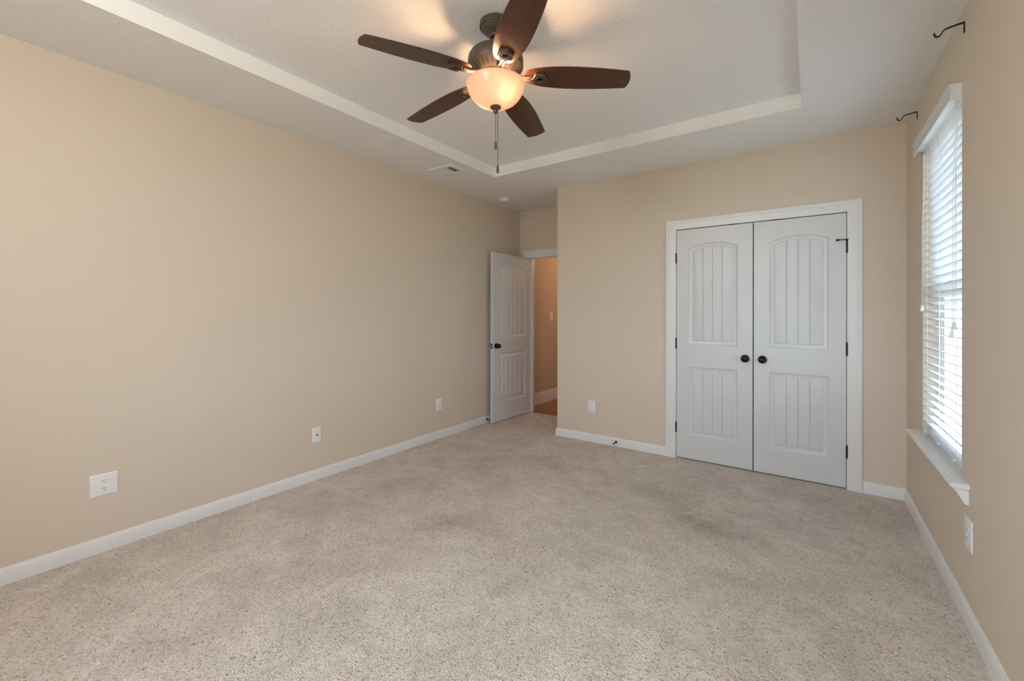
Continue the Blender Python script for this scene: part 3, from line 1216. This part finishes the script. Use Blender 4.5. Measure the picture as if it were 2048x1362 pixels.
for k in range(30):
    a = 2 * math.pi * k / 30
    # slots on the underside cone
    r0, z0, r1, z1_ = 0.106, zf(2.5368), 0.124, zf(2.5533)
    rad = Vector((math.cos(a), math.sin(a), 0))
    tan = Vector((-math.sin(a), math.cos(a), 0))
    A = rad * r0 + Vector((0, 0, z0))
    B = rad * r1 + Vector((0, 0, z1_))
    nrm = (B - A).cross(tan).normalized()
    if nrm.z > 0:
        nrm = -nrm
    hw = 0.0042
    pts = []
    for t in range(7):
        th_ = math.pi / 2 + math.pi * t / 6
        pts.append(A + (B - A).normalized() * (math.cos(th_) * hw) + tan * (math.sin(th_) * hw))
    for t in range(7):
        th_ = -math.pi / 2 + math.pi * t / 6
        pts.append(B + (B - A).normalized() * (math.cos(th_) * hw) + tan * (math.sin(th_) * hw))
    vs_a = [p + nrm * 0.0006 for p in pts]
    q.face([tuple(p) for p in vs_a])
q.build('vent_slot', M['dark_slot'], mot, smooth=0)['label'] = 'ring of dark vent slots'

BZ = 2.4874
PITCH = -0.1744
DROOP = 0.0615
PH = 4.31757


def blade_outline():
    hw = [(0.150, 0.030), (0.158, 0.040), (0.172, 0.048), (0.20, 0.0575), (0.24, 0.066), (0.29, 0.0725), (0.35, 0.0755), (0.42, 0.0755),
          (0.50, 0.0715), (0.58, 0.0655), (0.64, 0.0595), (0.6535, 0.0577)]
    right = [(r, w) for r, w in hw]
    tip = []
    for i in range(1, 10):
        t = -1 + 2 * i / 10
        tip.append((0.6535 + 0.014 * (1 - t * t), -t * 0.0577))
    left = [(r, -w) for r, w in reversed(hw)]
    root = [(0.1470, -0.018), (0.1460, 0.0), (0.1470, 0.018)]
    return right + tip + left + root


proto = None
for k in range(5):
    a = PH + 2 * math.pi * k / 5
    if proto is None:
        b = MB()
        b.prism(blade_outline(), 0.0, 0.006)
        bl = b.build('blade', M['walnut'], fan, smooth=0, bevel=0.0015)
        # blade iron: arm from the hub to a hexagonal ring under the blade
        b = MB()
        zb = -0.004
        def hexa(r, c):
            return [(c + r * math.cos(math.pi / 3 * i), r * math.sin(math.pi / 3 * i)) for i in range(6)]
        c0 = 0.222
        rings = [(0.041, 0.000), (0.041, -0.010), (0.037, -0.014), (0.031, -0.014), (0.029, -0.011), (0.025, -0.011), (0.023, -0.015), (0.0185, -0.015), (0.016, -0.012), (0.016, 0.000)]
        b.grid([[(x, y, z) for x, y in hexa(r, c0)] for r, z in rings], None, True)
        # twin-ribbed neck
        for sy in (-1, 1):
            b.tube([(0.186, sy * 0.012, -0.008), (0.166, sy * 0.008, -0.008), (0.142, sy * 0.0075, -0.006), (0.115, sy * 0.009, 0.000), (0.095, sy * 0.012, 0.007), (0.080, sy * 0.013, 0.009)],
                   [0.0060, 0.0062, 0.0062, 0.0065, 0.007, 0.007], None, 10)
        b.strip([(0.186, 0, -0.007), (0.166, 0, -0.006), (0.142, 0, -0.003), (0.115, 0, 0.003), (0.095, 0, 0.010), (0.080, 0, 0.011)], 0.016, 0.004, (0, 1, 0))
        ir = b.build('blade_iron', M['fan_metal'], bl, smooth=40)
        ir['label'] = 'bronze blade iron with hexagonal ring'
        b = MB()
        for (sx, sy) in ((0.222, 0.0),):
            b.lathe([(0.0003, -0.004), (0.006, -0.0035), (0.0075, -0.001), (0.0075, 0.0005)], None, Matrix.Translation((sx, sy, 0)), 14)
        b.build('screw', M['hinge'], ir)
        proto = bl
    else:
        bl = copy_tree(proto, fan)
    bl.location = (0, 0, zf(BZ + 0.655 * math.sin(DROOP)))
    bl.rotation_mode = 'XYZ'
    bl.rotation_euler = (PITCH, DROOP, a)

# light kit
q = MB()
q.lathe([(0.060, zf(2.503)), (0.092, zf(2.500)), (0.094, zf(2.492)), (0.066, zf(2.488)), (0.020, zf(2.486))], None, None, 48)
q.build('light_fitter', M['fan_metal'], fan)
q = MB()
outer = [(0.1475, 2.489), (0.1490, 2.486), (0.1465, 2.481), (0.1440, 2.477), (0.1430, 2.468), (0.1395, 2.456), (0.1320, 2.440), (0.1190, 2.420), (0.1010, 2.402),
         (0.0800, 2.389), (0.0560, 2.380), (0.0330, 2.376), (0.0100, 2.3755)]
inner = [(max(r - 0.004, 0.008), z + (0.001 if i == 0 else 0.0045 * min(1, i / 6))) for i, (r, z) in enumerate(outer)]
q.lathe([(r, zf(z)) for r, z in outer + inner[::-1]], None, None, 72, caps=False)
q.build('glass_bowl', M['bowl'], fan, smooth=60)['label'] = 'lit frosted glass bowl'
q = MB()
q.lathe([(0.0005, zf(2.388)), (0.016, zf(2.386)), (0.024, zf(2.380)), (0.0285, zf(2.374)), (0.0285, zf(2.371)), (0.024, zf(2.366)), (0.016, zf(2.360)), (0.0105, zf(2.357)),
         (0.0115, zf(2.352)), (0.0115, zf(2.347)), (0.0085, zf(2.342)), (0.0004, zf(2.339))], None, None, 32)
q.build('finial', M['fan_metal'], fan)
LA = (math.radians(300), math.radians(120))
for k, (bx, by, bz) in enumerate(((0.068, -0.026, 2.444), (-0.080, 0.014, 2.438))):
    q = MB()
    q.lathe([(0.0005, -0.030), (0.012, -0.027), (0.0195, -0.018), (0.0215, -0.006), (0.018, 0.008), (0.012, 0.018), (0.0115, 0.034)], None,
            Matrix.Translation((bx, by, zf(bz))), 24)
    q.build('bulb', M['bulb'], fan)


def chain(dx, dy, ztop, zbot, label):
    q = MB()
    q.tube([(dx, dy, zf(ztop)), (dx, dy, zf(zbot + 0.034))], 0.0013, None, 6)
    z = ztop - 0.004
    while z > zbot + 0.038:
        q.sphere((dx, dy, zf(z)), 0.0019, None, None, 6)
        z -= 0.0052
    c = q.build('pull_chain', M['fan_metal'], fan)
    q = MB()
    q.lathe([(0.0004, 0.0375), (0.003, 0.037), (0.0062, 0.031), (0.0068, 0.026), (0.0068, 0.003), (0.0058, 0.000), (0.0004, -0.0005)], None,
            Matrix.Translation((dx, dy, zf(zbot))), 16)
    q.build('fob', M['fan_metal'], c)['label'] = label


rx, ry = math.cos(0.6115), math.sin(0.6115)
chain(0.000, 0.000, 2.342, 2.161, 'short chain fob')
chain(0.0105 * rx, 0.0105 * ry, 2.375, 2.042, 'long chain fob')

# hall lamp (out of view round the door head)
point_light('hall lamp', (0.80, 2.4, 2.35), 8.0, (1.0, 0.62, 0.34), 0.08)

# ------------------------------------------------------------------ outside the window
m = MB()
m.face([(-30, -40, -0.25), (40, -40, -0.25), (40, 40, -0.25), (-30, 40, -0.25)])
tag(m.build('lawn', M['grass'], smooth=0), 'grass lawn outside the window', 'lawn', None, 'stuff')
fe = empty('fence_panel', (4.26, 2.6, -0.25))
tag(fe, 'grey green board panel outside, glimpsed between the blind slats', 'fence')
q = MB()
for k in range(5):
    q.box(-0.30 + k * 0.12, -0.30 + k * 0.12 + 0.114, 0, 0.02, 0, 2.2)
q.build('board_panel', M['exterior'], fe, smooth=0)
for z in (0.3, 1.2, 2.0):
    q = MB()
    q.box(-0.30, 0.29, 0.02, 0.06, z, z + 0.09)
    q.build('rail', M['exterior'], fe, smooth=0)
